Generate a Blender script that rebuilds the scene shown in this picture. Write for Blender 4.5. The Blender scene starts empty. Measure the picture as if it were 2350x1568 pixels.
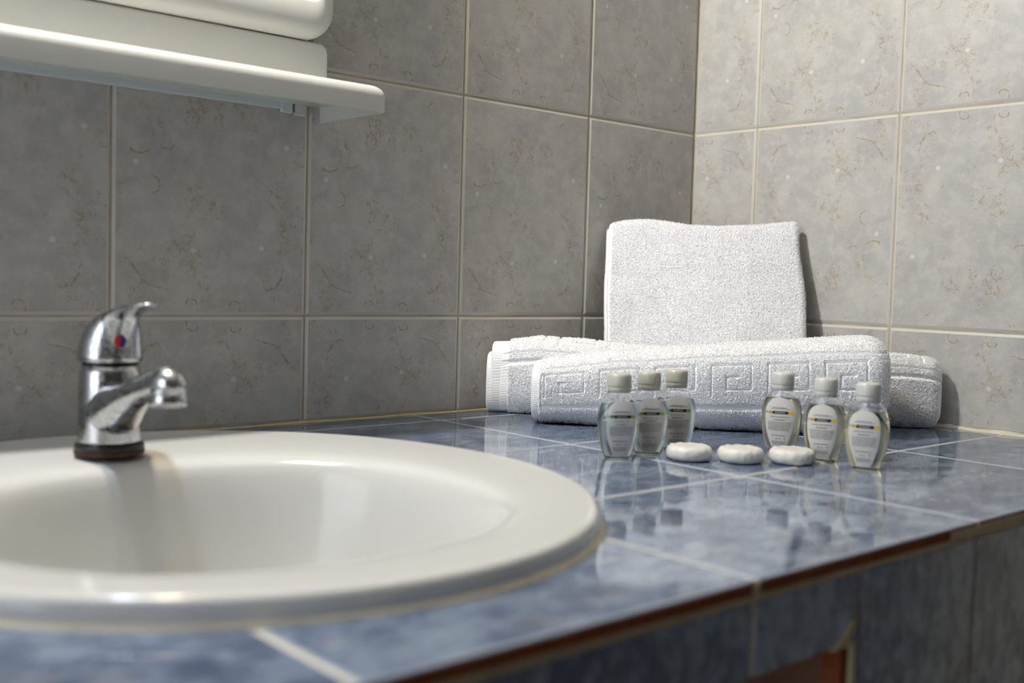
import bpy, bmesh, math, random
import numpy as np
from mathutils import Matrix, Vector

random.seed(7)
rng = np.random.default_rng(7)
scene = bpy.context.scene
COL = scene.collection

# ------------------------------------------------------------------ camera
# world: wall_back is y = 0, wall_right is x = 0, counter top is z = 0 (metres)
cam_d = bpy.data.cameras.new('camera')
cam = bpy.data.objects.new('camera', cam_d)
COL.objects.link(cam)
R3 = [[0.7496, 0.0158, -0.6617], [-0.6613, 0.0610, -0.7477], [0.0285, 0.9980, 0.0562]]
CAM = Vector((-1.18714, -0.97623, 0.15224))
mw = Matrix(R3).orthogonalize() if hasattr(Matrix, 'orthogonalize') else Matrix(R3)
mw = Matrix(R3).to_quaternion().to_matrix().to_4x4()
mw.translation = CAM
cam.matrix_world = mw
cam_d.sensor_width = 36.0
cam_d.lens = 38.545
cam_d.clip_start = 0.01
cam_d.dof.use_dof = True
cam_d.dof.focus_distance = 1.18
cam_d.dof.aperture_fstop = 4.3
scene.camera = cam

# ------------------------------------------------------------------ world, exposure
world = bpy.data.worlds.new('world')
scene.world = world
world.use_nodes = True
bg = world.node_tree.nodes['Background']
bg.inputs[0].default_value = (0.88, 0.93, 1.0, 1)
bg.inputs[1].default_value = 0.85
scene.view_settings.view_transform = 'Standard'
scene.view_settings.look = 'None'
scene.view_settings.gamma = 1
scene.view_settings.use_curve_mapping = False
scene.view_settings.exposure = 2.12
scene.cycles.caustics_reflective = False
scene.cycles.caustics_refractive = False
scene.cycles.sample_clamp_indirect = 4.0
scene.cycles.max_bounces = 14
scene.cycles.diffuse_bounces = 4
scene.cycles.glossy_bounces = 3
scene.cycles.transmission_bounces = 14
scene.cycles.transparent_max_bounces = 4
scene.cycles.use_adaptive_sampling = True
scene.cycles.adaptive_threshold = 0.05
scene.cycles.adaptive_min_samples = 12
LAMP_POWER = 27.0      # watts per bulb

# ------------------------------------------------------------------ helpers
def put(o, parent=None):
    COL.objects.link(o)
    if parent is not None:
        o.parent = parent
    return o

def mesh_obj(name, verts, faces, mats, parent=None, smooth=False, fm=None, loc=None):
    me = bpy.data.meshes.new(name)
    me.from_pydata([tuple(v) for v in verts], [], [tuple(f) for f in faces])
    for m in (mats if isinstance(mats, (list, tuple)) else [mats]):
        me.materials.append(m)
    if fm is not None:
        me.polygons.foreach_set('material_index', np.asarray(fm, dtype=np.int32))
    if smooth:
        me.polygons.foreach_set('use_smooth', np.ones(len(me.polygons), dtype=bool))
    me.update()
    o = bpy.data.objects.new(name, me)
    if loc is not None:
        o.location = loc
    return put(o, parent)

def fast_mesh(name, V, F, mat, parent=None, smooth=True):
    """V (n,3) array, F (m,k) array with one k"""
    me = bpy.data.meshes.new(name)
    n, m, k = len(V), len(F), F.shape[1]
    me.vertices.add(n); me.vertices.foreach_set('co', np.ascontiguousarray(V, dtype=np.float32).ravel())
    me.loops.add(m * k); me.loops.foreach_set('vertex_index', np.ascontiguousarray(F, dtype=np.int32).ravel())
    me.polygons.add(m)
    me.polygons.foreach_set('loop_start', np.arange(0, m * k, k, dtype=np.int32))
    me.polygons.foreach_set('loop_total', np.full(m, k, dtype=np.int32))
    me.polygons.foreach_set('use_smooth', np.full(m, smooth, dtype=bool))
    me.materials.append(mat)
    me.update(calc_edges=True)
    o = bpy.data.objects.new(name, me)
    return put(o, parent)

def empty(name, loc=(0, 0, 0), rz=0.0):
    o = bpy.data.objects.new(name, None)
    o.empty_display_size = 0.02
    o.location = loc
    o.rotation_euler = (0, 0, rz)
    return put(o)

def tag(o, label=None, cat=None, group=None, kind=None):
    if label: o['label'] = label
    if cat: o['category'] = cat
    if group: o['group'] = group
    if kind: o['kind'] = kind
    return o

def box_vf(x0, x1, y0, y1, z0, z1):
    v = [(x0, y0, z0), (x1, y0, z0), (x1, y1, z0), (x0, y1, z0), (x0, y0, z1), (x1, y0, z1), (x1, y1, z1), (x0, y1, z1)]
    f = [(0, 3, 2, 1), (4, 5, 6, 7), (0, 1, 5, 4), (1, 2, 6, 5), (2, 3, 7, 6), (3, 0, 4, 7)]
    return v, f

def bevel_box(name, x0, x1, y0, y1, z0, z1, mats, parent=None, bev=0.001, seg=2):
    bm = bmesh.new()
    v, f = box_vf(x0, x1, y0, y1, z0, z1)
    bv = [bm.verts.new(p) for p in v]
    for q in f: bm.faces.new([bv[i] for i in q])
    if bev > 0:
        bmesh.ops.bevel(bm, geom=list(bm.edges), offset=bev, segments=seg, affect='EDGES', profile=0.5)
    me = bpy.data.meshes.new(name)
    bm.to_mesh(me); bm.free()
    for m in (mats if isinstance(mats, (list, tuple)) else [mats]): me.materials.append(m)
    o = bpy.data.objects.new(name, me)
    return put(o, parent)

def rings(name, R, mats, parent=None, cap0=False, cap1=False, smooth=True, fm=None, loc=None):
    """loft closed rings, each a list of (x,y,z) with equal count"""
    n = len(R[0]); V = [p for r in R for p in r]; F = []; M = []
    for i in range(len(R) - 1):
        for j in range(n):
            a, b = i * n + j, i * n + (j + 1) % n
            F.append((a, b, b + n, a + n)); M.append(fm[i] if fm else 0)
    if cap0: F.append(tuple(range(n - 1, -1, -1))); M.append(fm[0] if fm else 0)
    if cap1: F.append(tuple((len(R) - 1) * n + k for k in range(n))); M.append(fm[-1] if fm else 0)
    return mesh_obj(name, V, F, mats, parent, smooth, M, loc)

def lathe(name, prof, mat, parent=None, seg=48, loc=(0, 0, 0), fm=None, cap0=True, cap1=True):
    R = [[(r * math.cos(2 * math.pi * k / seg), r * math.sin(2 * math.pi * k / seg), z) for k in range(seg)] for r, z in prof]
    return rings(name, R, mat, parent, cap0, cap1, True, fm, loc)

def auto_smooth(o, ang=35):
    me = o.data
    bm = bmesh.new(); bm.from_mesh(me)
    for e in bm.edges:
        e.smooth = not (len(e.link_faces) == 2 and e.calc_face_angle(0) > math.radians(ang))
    bm.to_mesh(me); bm.free()
    return o

# ------------------------------------------------------------------ materials
def new_mat(name):
    m = bpy.data.materials.new(name); m.use_nodes = True
    nt = m.node_tree
    return m, nt, nt.nodes['Principled BSDF']

def plain(name, col, rough=0.5, spec=0.5, metal=0.0, coat=0.0, noise=None, bump=None, trans=0.0, ior=1.45, emit=None, sub=0.0):
    m, nt, b = new_mat(name)
    b.inputs['Base Color'].default_value = (*col, 1)
    b.inputs['Roughness'].default_value = rough
    b.inputs['Specular IOR Level'].default_value = spec
    b.inputs['Metallic'].default_value = metal
    b.inputs['Coat Weight'].default_value = coat
    b.inputs['Transmission Weight'].default_value = trans
    b.inputs['IOR'].default_value = ior
    if sub:
        b.inputs['Subsurface Weight'].default_value = sub
        b.inputs['Subsurface Radius'].default_value = (0.006, 0.006, 0.005)
        b.inputs['Subsurface Scale'].default_value = 0.5
    if emit:
        b.inputs['Emission Color'].default_value = (*emit[0], 1)
        b.inputs['Emission Strength'].default_value = emit[1]
    tc = nt.nodes.new('ShaderNodeTexCoord')
    if noise:
        sc, amt = noise
        n = nt.nodes.new('ShaderNodeTexNoise'); n.inputs['Scale'].default_value = sc; n.inputs['Detail'].default_value = 5
        nt.links.new(tc.outputs['Object'], n.inputs['Vector'])
        mx = nt.nodes.new('ShaderNodeMix'); mx.data_type = 'RGBA'
        mx.inputs[6].default_value = (*[c * (1 - amt) for c in col], 1)
        mx.inputs[7].default_value = (*[min(1, c * (1 + amt)) for c in col], 1)
        nt.links.new(n.outputs['Fac'], mx.inputs[0]); nt.links.new(mx.outputs[2], b.inputs['Base Color'])
    if bump:
        sc, st, dist = bump
        n = nt.nodes.new('ShaderNodeTexNoise'); n.inputs['Scale'].default_value = sc; n.inputs['Detail'].default_value = 4
        nt.links.new(tc.outputs['Object'], n.inputs['Vector'])
        bp = nt.nodes.new('ShaderNodeBump'); bp.inputs['Strength'].default_value = st; bp.inputs['Distance'].default_value = dist
        nt.links.new(n.outputs['Fac'], bp.inputs['Height']); nt.links.new(bp.outputs['Normal'], b.inputs['Normal'])
    return m

class NG:
    """tiny node-building helper"""
    def __init__(s, nt): s.nt = nt
    def n(s, t, **kw):
        d = s.nt.nodes.new(t)
        for k, v in kw.items(): setattr(d, k, v)
        return d
    def link(s, a, b): s.nt.links.new(a, b)
    def val(s, sock, v):
        if hasattr(v, 'is_linked') or isinstance(v, bpy.types.NodeSocket): s.link(v, sock)
        else: sock.default_value = v
    def math(s, op, a, b=0.0, c=None, clamp=False):
        d = s.n('ShaderNodeMath', operation=op, use_clamp=clamp)
        s.val(d.inputs[0], a); s.val(d.inputs[1], b)
        if c is not None: s.val(d.inputs[2], c)
        return d.outputs[0]
    def noise(s, vec, scale, detail=4, rough=0.55, dist=0.0):
        d = s.n('ShaderNodeTexNoise')
        d.inputs['Scale'].default_value = scale; d.inputs['Detail'].default_value = detail
        d.inputs['Roughness'].default_value = rough; d.inputs['Distortion'].default_value = dist
        s.link(vec, d.inputs['Vector']); return d.outputs['Fac']
    def step(s, v, lo, hi):
        d = s.n('ShaderNodeMapRange', interpolation_type='SMOOTHSTEP')
        s.val(d.inputs[0], v); d.inputs[1].default_value = lo; d.inputs[2].default_value = hi
        return d.outputs[0]
    def mix(s, f, a, b):
        d = s.n('ShaderNodeMix', data_type='RGBA')
        s.val(d.inputs[0], f)
        for i, c in ((6, a), (7, b)):
            if isinstance(c, tuple): d.inputs[i].default_value = (*c, 1)
            else: s.link(c, d.inputs[i])
        return d.outputs[2]
    def mapping(s, vec, loc=(0, 0, 0), scale=(1, 1, 1), rot=(0, 0, 0)):
        d = s.n('ShaderNodeMapping')
        d.inputs['Location'].default_value = loc; d.inputs['Scale'].default_value = scale; d.inputs['Rotation'].default_value = rot
        s.link(vec, d.inputs['Vector']); return d.outputs[0]

def wall_tile_material():
    """grey marbled ceramic; the same print on every tile (object space of each tile)"""
    m, nt, b = new_mat('wall_tile_glaze'); g = NG(nt)
    tc = g.n('ShaderNodeTexCoord'); V = tc.outputs['Object']
    sx = g.n('ShaderNodeSeparateXYZ'); g.link(V, sx.inputs[0]); X, Z = sx.outputs[0], sx.outputs[2]
    n1 = g.noise(V, 16, 4, 0.6, 0.4)
    n2 = g.noise(g.mapping(V, (3.1, 0, 1.7)), 75, 4, 0.7)
    n3 = g.noise(g.mapping(V, (7.7, 0, 4.4)), 28, 2, 0.6, 0.3)
    c = g.mix(g.step(n1, 0.32, 0.68), (0.395, 0.387, 0.378), (0.478, 0.467, 0.440))
    c = g.mix(g.math('MULTIPLY', g.step(n2, 0.42, 0.72), 0.50), c, (0.575, 0.562, 0.535))
    c = g.mix(g.math('MULTIPLY', g.step(n3, 0.50, 0.80), 0.40), c, (0.530, 0.490, 0.415))
    n4 = g.noise(g.mapping(V, (0.7, 0, 6.1)), 34, 3, 0.7, 0.5)
    c = g.mix(g.math('MULTIPLY', g.step(n4, 0.52, 0.34), 0.30), c, (0.335, 0.330, 0.330))
    # ochre squiggles: contour lines of a warped noise, only inside patches
    q = g.noise(g.mapping(V, (1.3, 0, 2.2)), 120, 2, 0.65, 0.8)
    line = g.math('SUBTRACT', 1.0, g.step(g.math('ABSOLUTE', g.math('SUBTRACT', q, 0.5)), 0.016, 0.055))
    patch = g.step(g.noise(g.mapping(V, (5.0, 0, 9.0)), 22, 2, 0.6), 0.49, 0.60)
    patch2 = g.step(g.noise(g.mapping(V, (2.0, 0, 3.0)), 130, 1, 0.5), 0.47, 0.60)
    sq = g.math('MULTIPLY', g.math('MULTIPLY', line, patch), patch2)
    # explicit arcs and shells of the print (x, z from tile centre)
    def arc(cx, cz, r, w, a0, a1, wob=0.0):
        dx, dz = g.math('SUBTRACT', X, cx), g.math('SUBTRACT', Z, cz)
        d = g.math('SQRT', g.math('ADD', g.math('MULTIPLY', dx, dx), g.math('MULTIPLY', dz, dz)))
        d = g.math('ADD', d, g.math('MULTIPLY', g.math('SUBTRACT', n2, 0.5), wob))
        k = g.math('SUBTRACT', 1.0, g.step(g.math('ABSOLUTE', g.math('SUBTRACT', d, r)), w * 0.45, w))
        an = g.math('ARCTAN2', dz, dx)
        mid, half = (a0 + a1) / 2, (a1 - a0) / 2
        e = g.math('ABSOLUTE', g.math('SUBTRACT', an, mid))
        return g.math('MULTIPLY', k, g.math('SUBTRACT', 1.0, g.step(e, half * 0.7, half)))
    D = math.radians
    arcs = [arc(-0.045, -0.062, 0.038, 0.0014, D(-165), D(-85), 0.013),
            arc(0.046, -0.072, 0.030, 0.0011, D(-75), D(-5), 0.012),
            arc(-0.022, -0.114, 0.0055, 0.0011, D(-20), D(200), 0.009),
            arc(0.022, -0.1165, 0.006, 0.0011, D(-60), D(190), 0.010),
            arc(-0.075, 0.040, 0.016, 0.0010, D(-130), D(-40), 0.010),
            arc(-0.048, 0.036, 0.007, 0.0009, D(-175), D(-10), 0.008),
            arc(-0.064, -0.004, 0.008, 0.0009, D(-100), D(100), 0.012),
            arc(0.060, 0.098, 0.012, 0.0010, D(100), D(179), 0.010)]
    a = arcs[0]
    for x in arcs[1:]: a = g.math('MAXIMUM', a, x)
    brk = g.step(g.noise(g.mapping(V, (0.4, 0, 0.9)), 190, 2, 0.6), 0.30, 0.50)
    marks = g.math('MAXIMUM', g.math('MULTIPLY', sq, 0.60), g.math('MULTIPLY', g.math('MULTIPLY', a, brk), 0.72), clamp=True)
    c = g.mix(marks, c, (0.335, 0.245, 0.105))
    # pale shell flecks
    vo = g.n('ShaderNodeTexVoronoi'); vo.inputs['Scale'].default_value = 24; vo.inputs['Randomness'].default_value = 1
    g.link(g.mapping(V, (0.013, 0, 0.021)), vo.inputs['Vector'])
    fl = g.math('SUBTRACT', 1.0, g.step(g.math('ADD', vo.outputs['Distance'], g.math('MULTIPLY', n2, 0.12)), 0.09, 0.15))
    c = g.mix(g.math('MULTIPLY', fl, 0.65), c, (0.70, 0.68, 0.63))
    g.link(c, b.inputs['Base Color'])
    b.inputs['Roughness'].default_value = 0.38
    b.inputs['Specular IOR Level'].default_value = 0.35
    return m

def blue_tile_material(name, stretch, k=1.0, rough=0.06):
    m, nt, b = new_mat(name); g = NG(nt)
    tc = g.n('ShaderNodeTexCoord'); oi = g.n('ShaderNodeObjectInfo')
    ad = g.n('ShaderNodeVectorMath', operation='MULTIPLY_ADD')
    cx = g.n('ShaderNodeCombineXYZ')
    for i in range(3): g.link(oi.outputs['Random'], cx.inputs[i])
    g.link(cx.outputs[0], ad.inputs[0]); ad.inputs[1].default_value = (13.0, 7.0, 5.0); g.link(tc.outputs['Object'], ad.inputs[2])
    V = g.mapping(ad.outputs[0], scale=stretch)
    n1 = g.noise(V, 22, 4, 0.62, 0.6)
    n2 = g.noise(g.mapping(V, (3, 1, 2)), 70, 4, 0.70, 0.4)
    n3 = g.noise(g.mapping(V, (8, 5, 2)), 48, 3, 0.65, 0.6)
    n4 = g.noise(g.mapping(V, (1, 9, 6)), 150, 2, 0.6, 0.4)
    s = lambda c: tuple(x * k for x in c)
    c = g.mix(g.step(n1, 0.34, 0.68), s((0.070, 0.102, 0.175)), s((0.170, 0.220, 0.310)))
    c = g.mix(g.math('MULTIPLY', g.step(n2, 0.46, 0.70), 0.65), c, s((0.290, 0.335, 0.400)))
    c = g.mix(g.math('MULTIPLY', g.step(n3, 0.56, 0.72), 0.55), c, s((0.185, 0.160, 0.155)))
    c = g.mix(g.math('MULTIPLY', g.step(n4, 0.64, 0.72), 0.35), c, s((0.40, 0.38, 0.36)))
    c = g.mix(g.math('MULTIPLY', g.step(n2, 0.52, 0.36), 0.5), c, s((0.035, 0.050, 0.100)))
    g.link(c, b.inputs['Base Color'])
    b.inputs['Roughness'].default_value = rough
    b.inputs['Specular IOR Level'].default_value = 0.5
    return m

M_TILE = wall_tile_material()
M_TILE_EDGE = plain('wall_tile_rim', (0.54, 0.525, 0.480), 0.4, 0.35)
M_WALLGROUT = plain('wall_grout', (0.42, 0.375, 0.29), 0.9, 0.1, noise=(30, 0.35))
M_BLUE = blue_tile_material('blue_counter_glaze', (0.55, 1.0, 1.0))
M_BLUE_F = blue_tile_material('blue_front_glaze', (1.0, 1.0, 0.6), rough=0.10)
M_BLUE_EDGE = plain('blue_tile_rim', (0.34, 0.38, 0.47), 0.12)
M_TERRA = plain('terracotta_body', (0.165, 0.050, 0.020), 0.9, 0.1, noise=(90, 0.5), bump=(300, 0.4, 0.0006))
M_GROUT = plain('cream_grout', (0.62, 0.585, 0.48), 0.85, 0.15, noise=(45, 0.15), bump=(400, 0.3, 0.0004))
M_GROUT_D = plain('dirty_grout', (0.40, 0.33, 0.23), 0.9, 0.1, noise=(60, 0.3), bump=(300, 0.4, 0.0006))
M_SEAL = plain('yellowed_sealant', (0.50, 0.44, 0.25), 0.6, 0.3, noise=(50, 0.3))
M_CERAMIC = plain('white_ceramic', (0.60, 0.598, 0.582), 0.14, 0.5, coat=0.0)
M_PLASTIC = plain('white_plastic', (0.60, 0.60, 0.572), 0.32, 0.45)
M_PLASTIC_COOL = plain('cool_white_plastic', (0.55, 0.61, 0.62), 0.35, 0.4)
M_MIRROR = plain('mirror_silver', (0.9, 0.9, 0.9), 0.02, 0.5, 1.0)
M_RUBBER = plain('dark_ring', (0.018, 0.018, 0.018), 0.35, 0.4, noise=(80, 0.5))
M_RUST = plain('rusty_ring', (0.045, 0.022, 0.010), 0.6, 0.3, noise=(150, 0.8))
M_RED = plain('red_mark', (0.55, 0.02, 0.02), 0.3)
M_BLUEMARK = plain('blue_mark', (0.01, 0.03, 0.22), 0.3)
M_TOWEL = plain('white_terry', (0.95, 0.95, 0.965), 0.95, 0.05, bump=(900, 0.5, 0.0008))
M_HEM = plain('white_woven_hem', (0.90, 0.90, 0.915), 0.85, 0.1, bump=(1500, 0.3, 0.0004))
M_PILE = None
def pile_material():
    m, nt, b = new_mat('terry_loops'); g = NG(nt)
    d = g.n('ShaderNodeBsdfDiffuse'); d.inputs[0].default_value = (0.975, 0.975, 0.985, 1)
    t = g.n('ShaderNodeBsdfTranslucent'); t.inputs[0].default_value = (0.97, 0.97, 0.985, 1)
    mx = g.n('ShaderNodeMixShader'); mx.inputs[0].default_value = 0.48
    g.link(d.outputs[0], mx.inputs[1]); g.link(t.outputs[0], mx.inputs[2])
    g.link(mx.outputs[0], nt.nodes['Material Output'].inputs[0])
    return m
M_PILE = pile_material()
M_CLEAR = plain('clear_bottle_plastic', (1.0, 1.0, 1.0), 0.03, 0.5, trans=1.0, ior=1.45)
M_LIQ_G = plain('pale_green_gel', (0.90, 0.98, 0.93), 0.02, 0.5, trans=1.0, ior=1.37)
M_LIQ_Y = plain('pale_yellow_shampoo', (0.97, 0.93, 0.66), 0.02, 0.5, trans=1.0, ior=1.37)
M_CAP_G = plain('pearl_green_white_cap', (0.50, 0.50, 0.41), 0.28, 0.5, sub=0.1)
M_CAP_W = plain('pearl_white_cap', (0.58, 0.58, 0.55), 0.28, 0.5, sub=0.1)
M_LABEL = plain('label_paper', (0.60, 0.59, 0.57), 0.5, 0.3)
M_INK = plain('black_ink', (0.012, 0.011, 0.010), 0.5)
M_INKGREY = plain('grey_ink', (0.13, 0.125, 0.12), 0.6)
M_INKPALE = plain('pale_grey_ink', (0.27, 0.265, 0.26), 0.6)
M_INKWHITE = plain('white_ink', (0.45, 0.44, 0.42), 0.6)
M_GREEN = plain('green_ink', (0.16, 0.50, 0.012), 0.5)
M_YELLOW = plain('yellow_ink', (0.80, 0.48, 0.008), 0.5)
M_WRAP = plain('pearly_soap_wrap', (0.70, 0.685, 0.645), 0.28, 0.5, bump=(520, 0.7, 0.0012))
M_PAINT = plain('painted_ceiling', (0.75, 0.74, 0.70), 0.9, 0.2)
M_FLOOR = plain('floor_tiles', (0.16, 0.15, 0.14), 0.4, 0.4, noise=(6, 0.2))
M_FARWALL = plain('plain_tiled_wall', (0.30, 0.292, 0.275), 0.4, 0.35, noise=(14, 0.12))
M_BRICK = plain('brick_recess', (0.10, 0.055, 0.035), 0.95, 0.1, noise=(25, 0.5), bump=(120, 0.6, 0.002))
def chrome_material():
    m, nt, b = new_mat('stained_chrome'); g = NG(nt)
    tc = g.n('ShaderNodeTexCoord')
    n = g.noise(tc.outputs['Object'], 160, 5, 0.7, 0.5)
    f = g.step(n, 0.40, 0.72)
    r = g.n('ShaderNodeMapRange'); g.link(f, r.inputs[0]); r.inputs[3].default_value = 0.15; r.inputs[4].default_value = 0.40
    g.link(r.outputs[0], b.inputs['Roughness'])
    g.link(g.mix(f, (0.50, 0.51, 0.53), (0.44, 0.44, 0.44)), b.inputs['Base Color'])
    b.inputs['Metallic'].default_value = 1.0
    return m
M_CHROME = chrome_material()

# ------------------------------------------------------------------ room shell
FLOOR_Z, CEIL_Z = -0.86, 1.62
wall_back = mesh_obj('wall_back', *box_vf(-2.7, 0.12, 0.0, 0.12, FLOOR_Z, CEIL_Z), M_WALLGROUT); tag(wall_back, 'grey marbled tiled wall behind the washbasin and shelf', None, kind='structure')
wall_right = mesh_obj('wall_right', *box_vf(0.0, 0.12, -2.6, 0.0, FLOOR_Z, CEIL_Z), M_WALLGROUT); tag(wall_right, 'grey marbled tiled wall at the right, behind the towels', None, kind='structure')
blocker_wall_left = mesh_obj('blocker_wall_left', *box_vf(-2.7, -2.6, -2.6, -1.0, FLOOR_Z, CEIL_Z), M_FARWALL); tag(blocker_wall_left, 'added unseen wall at the left, keeping fill light off the counter front', None, kind='structure')  # added out of view; its gap lets fill reach towels, not counter front
mesh_obj('blocker_lintel', *box_vf(-2.7, -2.6, -1.0, 0.0, 1.25, CEIL_Z), M_FARWALL, blocker_wall_left)  # added piece closing the top of the fill-light gap
floor = mesh_obj('floor', *box_vf(-2.7, 0.12, -2.6, 0.12, FLOOR_Z - 0.05, FLOOR_Z), M_FLOOR); tag(floor, 'bathroom floor', None, kind='structure')
blocker_wall_front = mesh_obj('blocker_wall_front', *box_vf(-2.7, 0.12, -2.6, -2.5, FLOOR_Z, CEIL_Z), plain('dark_low_bounce', (0.11, 0.09, 0.075), 0.6, 0.3, noise=(8, 0.3))); tag(blocker_wall_front, 'added dark wall behind the camera, blocking light and bounce on the counter front', None, kind='structure')  # added to close this side; dark so little light bounces onto the counter front
ceiling = mesh_obj('ceiling', *box_vf(-2.7, 0.12, -2.6, 0.12, CEIL_Z, CEIL_Z + 0.05), M_PAINT); tag(ceiling, 'painted bathroom ceiling', None, kind='structure')

TH = 0.0060          # how far wall tiles stand proud of the grout plane is TH - grout
def wall_tile_mesh(x0, x1, z0, z1):
    """face looks along -y; back at y=+.0, bevelled rim then face at y=-TH"""
    t, i1, i2 = TH, 0.0007, 0.0034
    def rr(ins, y): return [(x0 + ins, y, z0 + ins), (x1 - ins, y, z0 + ins), (x1 - ins, y, z1 - ins), (x0 + ins, y, z1 - ins)]
    R = [rr(0, 0.0), rr(0, -t + 0.0022), rr(i1, -t + 0.0012), rr(i2, -t)]
    V = [p for r in R for p in r]; F = []; M = []
    for a in range(3):
        for j in range(4):
            k = (j + 1) % 4
            F.append((a * 4 + j, a * 4 + k, a * 4 + 4 + k, a * 4 + 4 + j)); M.append(1)
    F.append((12, 13, 14, 15)); M.append(0)
    me = bpy.data.meshes.new('wall_tile')
    me.from_pydata(V, [], F); me.materials.append(M_TILE); me.materials.append(M_TILE_EDGE)
    me.polygons.foreach_set('material_index', np.array(M, dtype=np.int32)); me.update()
    return me
_cache = {}
GAP = 0.0006
ZL = [0.10955 - 0.249, 0.10955, 0.35854, 0.60753, 0.8565]        # horizontal joints
XA = [0.0, -0.20642, -0.40642, -0.60642, -0.80642, -1.00642, -1.20642, -1.40642]   # joints on wall_back
YB = [0.0, -0.10454, -0.30454, -0.50454, -0.70454, -0.90454]     # joints on wall_right
def place_wall_tile(parent, width_lo, width_hi, row, nominal_c, flip, right):
    z0, z1 = ZL[row] + GAP, ZL[row + 1] - GAP
    zc = (ZL[row] + ZL[row + 1]) / 2
    if row == 0: z0 = 0.0015
    lo, hi = width_lo + GAP - nominal_c, width_hi - GAP - nominal_c
    lz, hz = z0 - zc, z1 - zc
    if flip: lo, hi, lz, hz = -hi, -lo, -hz, -lz
    key = tuple(round(v, 5) for v in (lo, hi, lz, hz))
    if key not in _cache: _cache[key] = wall_tile_mesh(lo, hi, lz, hz)
    o = bpy.data.objects.new('wall_tile', _cache[key])
    rot = Matrix.Rotation(math.pi, 4, 'Y') if flip else Matrix.Identity(4)
    if right:
        o.matrix_world = Matrix.Translation((0.0045, -nominal_c, zc)) @ Matrix.Rotation(-math.pi / 2, 4, 'Z') @ rot
    else:
        o.matrix_world = Matrix.Translation((nominal_c, 0.0045, zc)) @ rot
    put(o); o.parent = parent
for row in range(4):
    for i in range(len(XA) - 1):
        x1, x0 = XA[i], XA[i + 1]
        place_wall_tile(wall_back, x0, x1 - (0.0015 if i == 0 else 0), row, (x0 + x1) / 2, row in (0, 3), False)
    for i in range(len(YB) - 1):
        a, b_ = -YB[i], -YB[i + 1]
        c = (a + b_) / 2 if i else b_ - 0.1
        place_wall_tile(wall_right, a + (0.0015 if i == 0 else 0), b_, row, c, row in (0, 1), True)
# rest of both walls beyond the built tiles
mesh_obj('upper_tiling', *box_vf(-2.7, -0.001, -0.0015, 0.0, 0.8575, CEIL_Z), M_FARWALL, wall_back)
mesh_obj('upper_tiling', *box_vf(-0.0015, 0.0, -2.6, -0.0015, 0.8575, CEIL_Z), M_FARWALL, wall_right)
mesh_obj('side_tiling', *box_vf(-2.7, -1.4074, -0.0015, 0.0, FLOOR_Z, 0.8575), M_FARWALL, wall_back)
mesh_obj('side_tiling', *box_vf(-0.0015, 0.0, -2.6, -0.9055, FLOOR_Z, 0.8575), M_FARWALL, wall_right)
# joint lines where the counter meets the walls
def strip(name, a, b, w, h, mat):
    """small triangular bead between two points on z=0 in a wall corner; w into room"""
    n = 60; R = []
    for k in range(n + 1):
        f = k / n; p = Vector(a).lerp(Vector(b), f)
        ww = w * (1 + 0.25 * math.sin(k * 1.7) + 0.2 * math.sin(k * 0.61 + 2)); hh = h * (1 + 0.3 * math.sin(k * 1.1 + 1))
        d = Vector((0, -1, 0)) if a[1] == b[1] else Vector((-1, 0, 0))
        R.append([tuple(p + Vector((0, 0, -0.002)) - d * 0.004), tuple(p + d * ww + Vector((0, 0, -0.002))), tuple(p + d * ww + Vector((0, 0, 0.0006))),
                  tuple(p + d * ww * 0.45 + Vector((0, 0, hh * 0.55))), tuple(p + Vector((0, 0, hh)) - d * 0.004)])
    o = rings(name, R, mat, None, True, True)
    return o
tag(strip('trim_1', (-1.45, -0.0015, 0), (-0.003, -0.0015, 0), 0.0022, 0.0022, M_SEAL), 'thin yellowed sealant line between counter and basin wall', None, kind='structure')
tag(strip('trim_2', (-0.0015, -0.001, 0), (-0.0015, -0.66, 0), 0.0050, 0.0042, M_GROUT), 'cream grout line between counter and right wall', None, kind='structure')

# ------------------------------------------------------------------ counter
LX = [0.0, -0.22144, -0.46803, -0.71462, -0.96121, -1.20779, -1.45]
MY = [0.0, -0.05377, -0.24937, -0.44496, -0.64055]
YF = MY[-1]
SC = (-0.8621, -0.3175); SA, SB = 0.244, 0.2614        # basin outline
counter = empty('vanity_counter', (-0.7, -0.32, FLOOR_Z))
tag(counter, 'built-in washstand counter covered in glossy blue marbled tiles', 'counter')
def under(o, p):
    o.parent = p
    o.matrix_parent_inverse = Matrix.Translation(-Vector(p.location))
    return o
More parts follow.
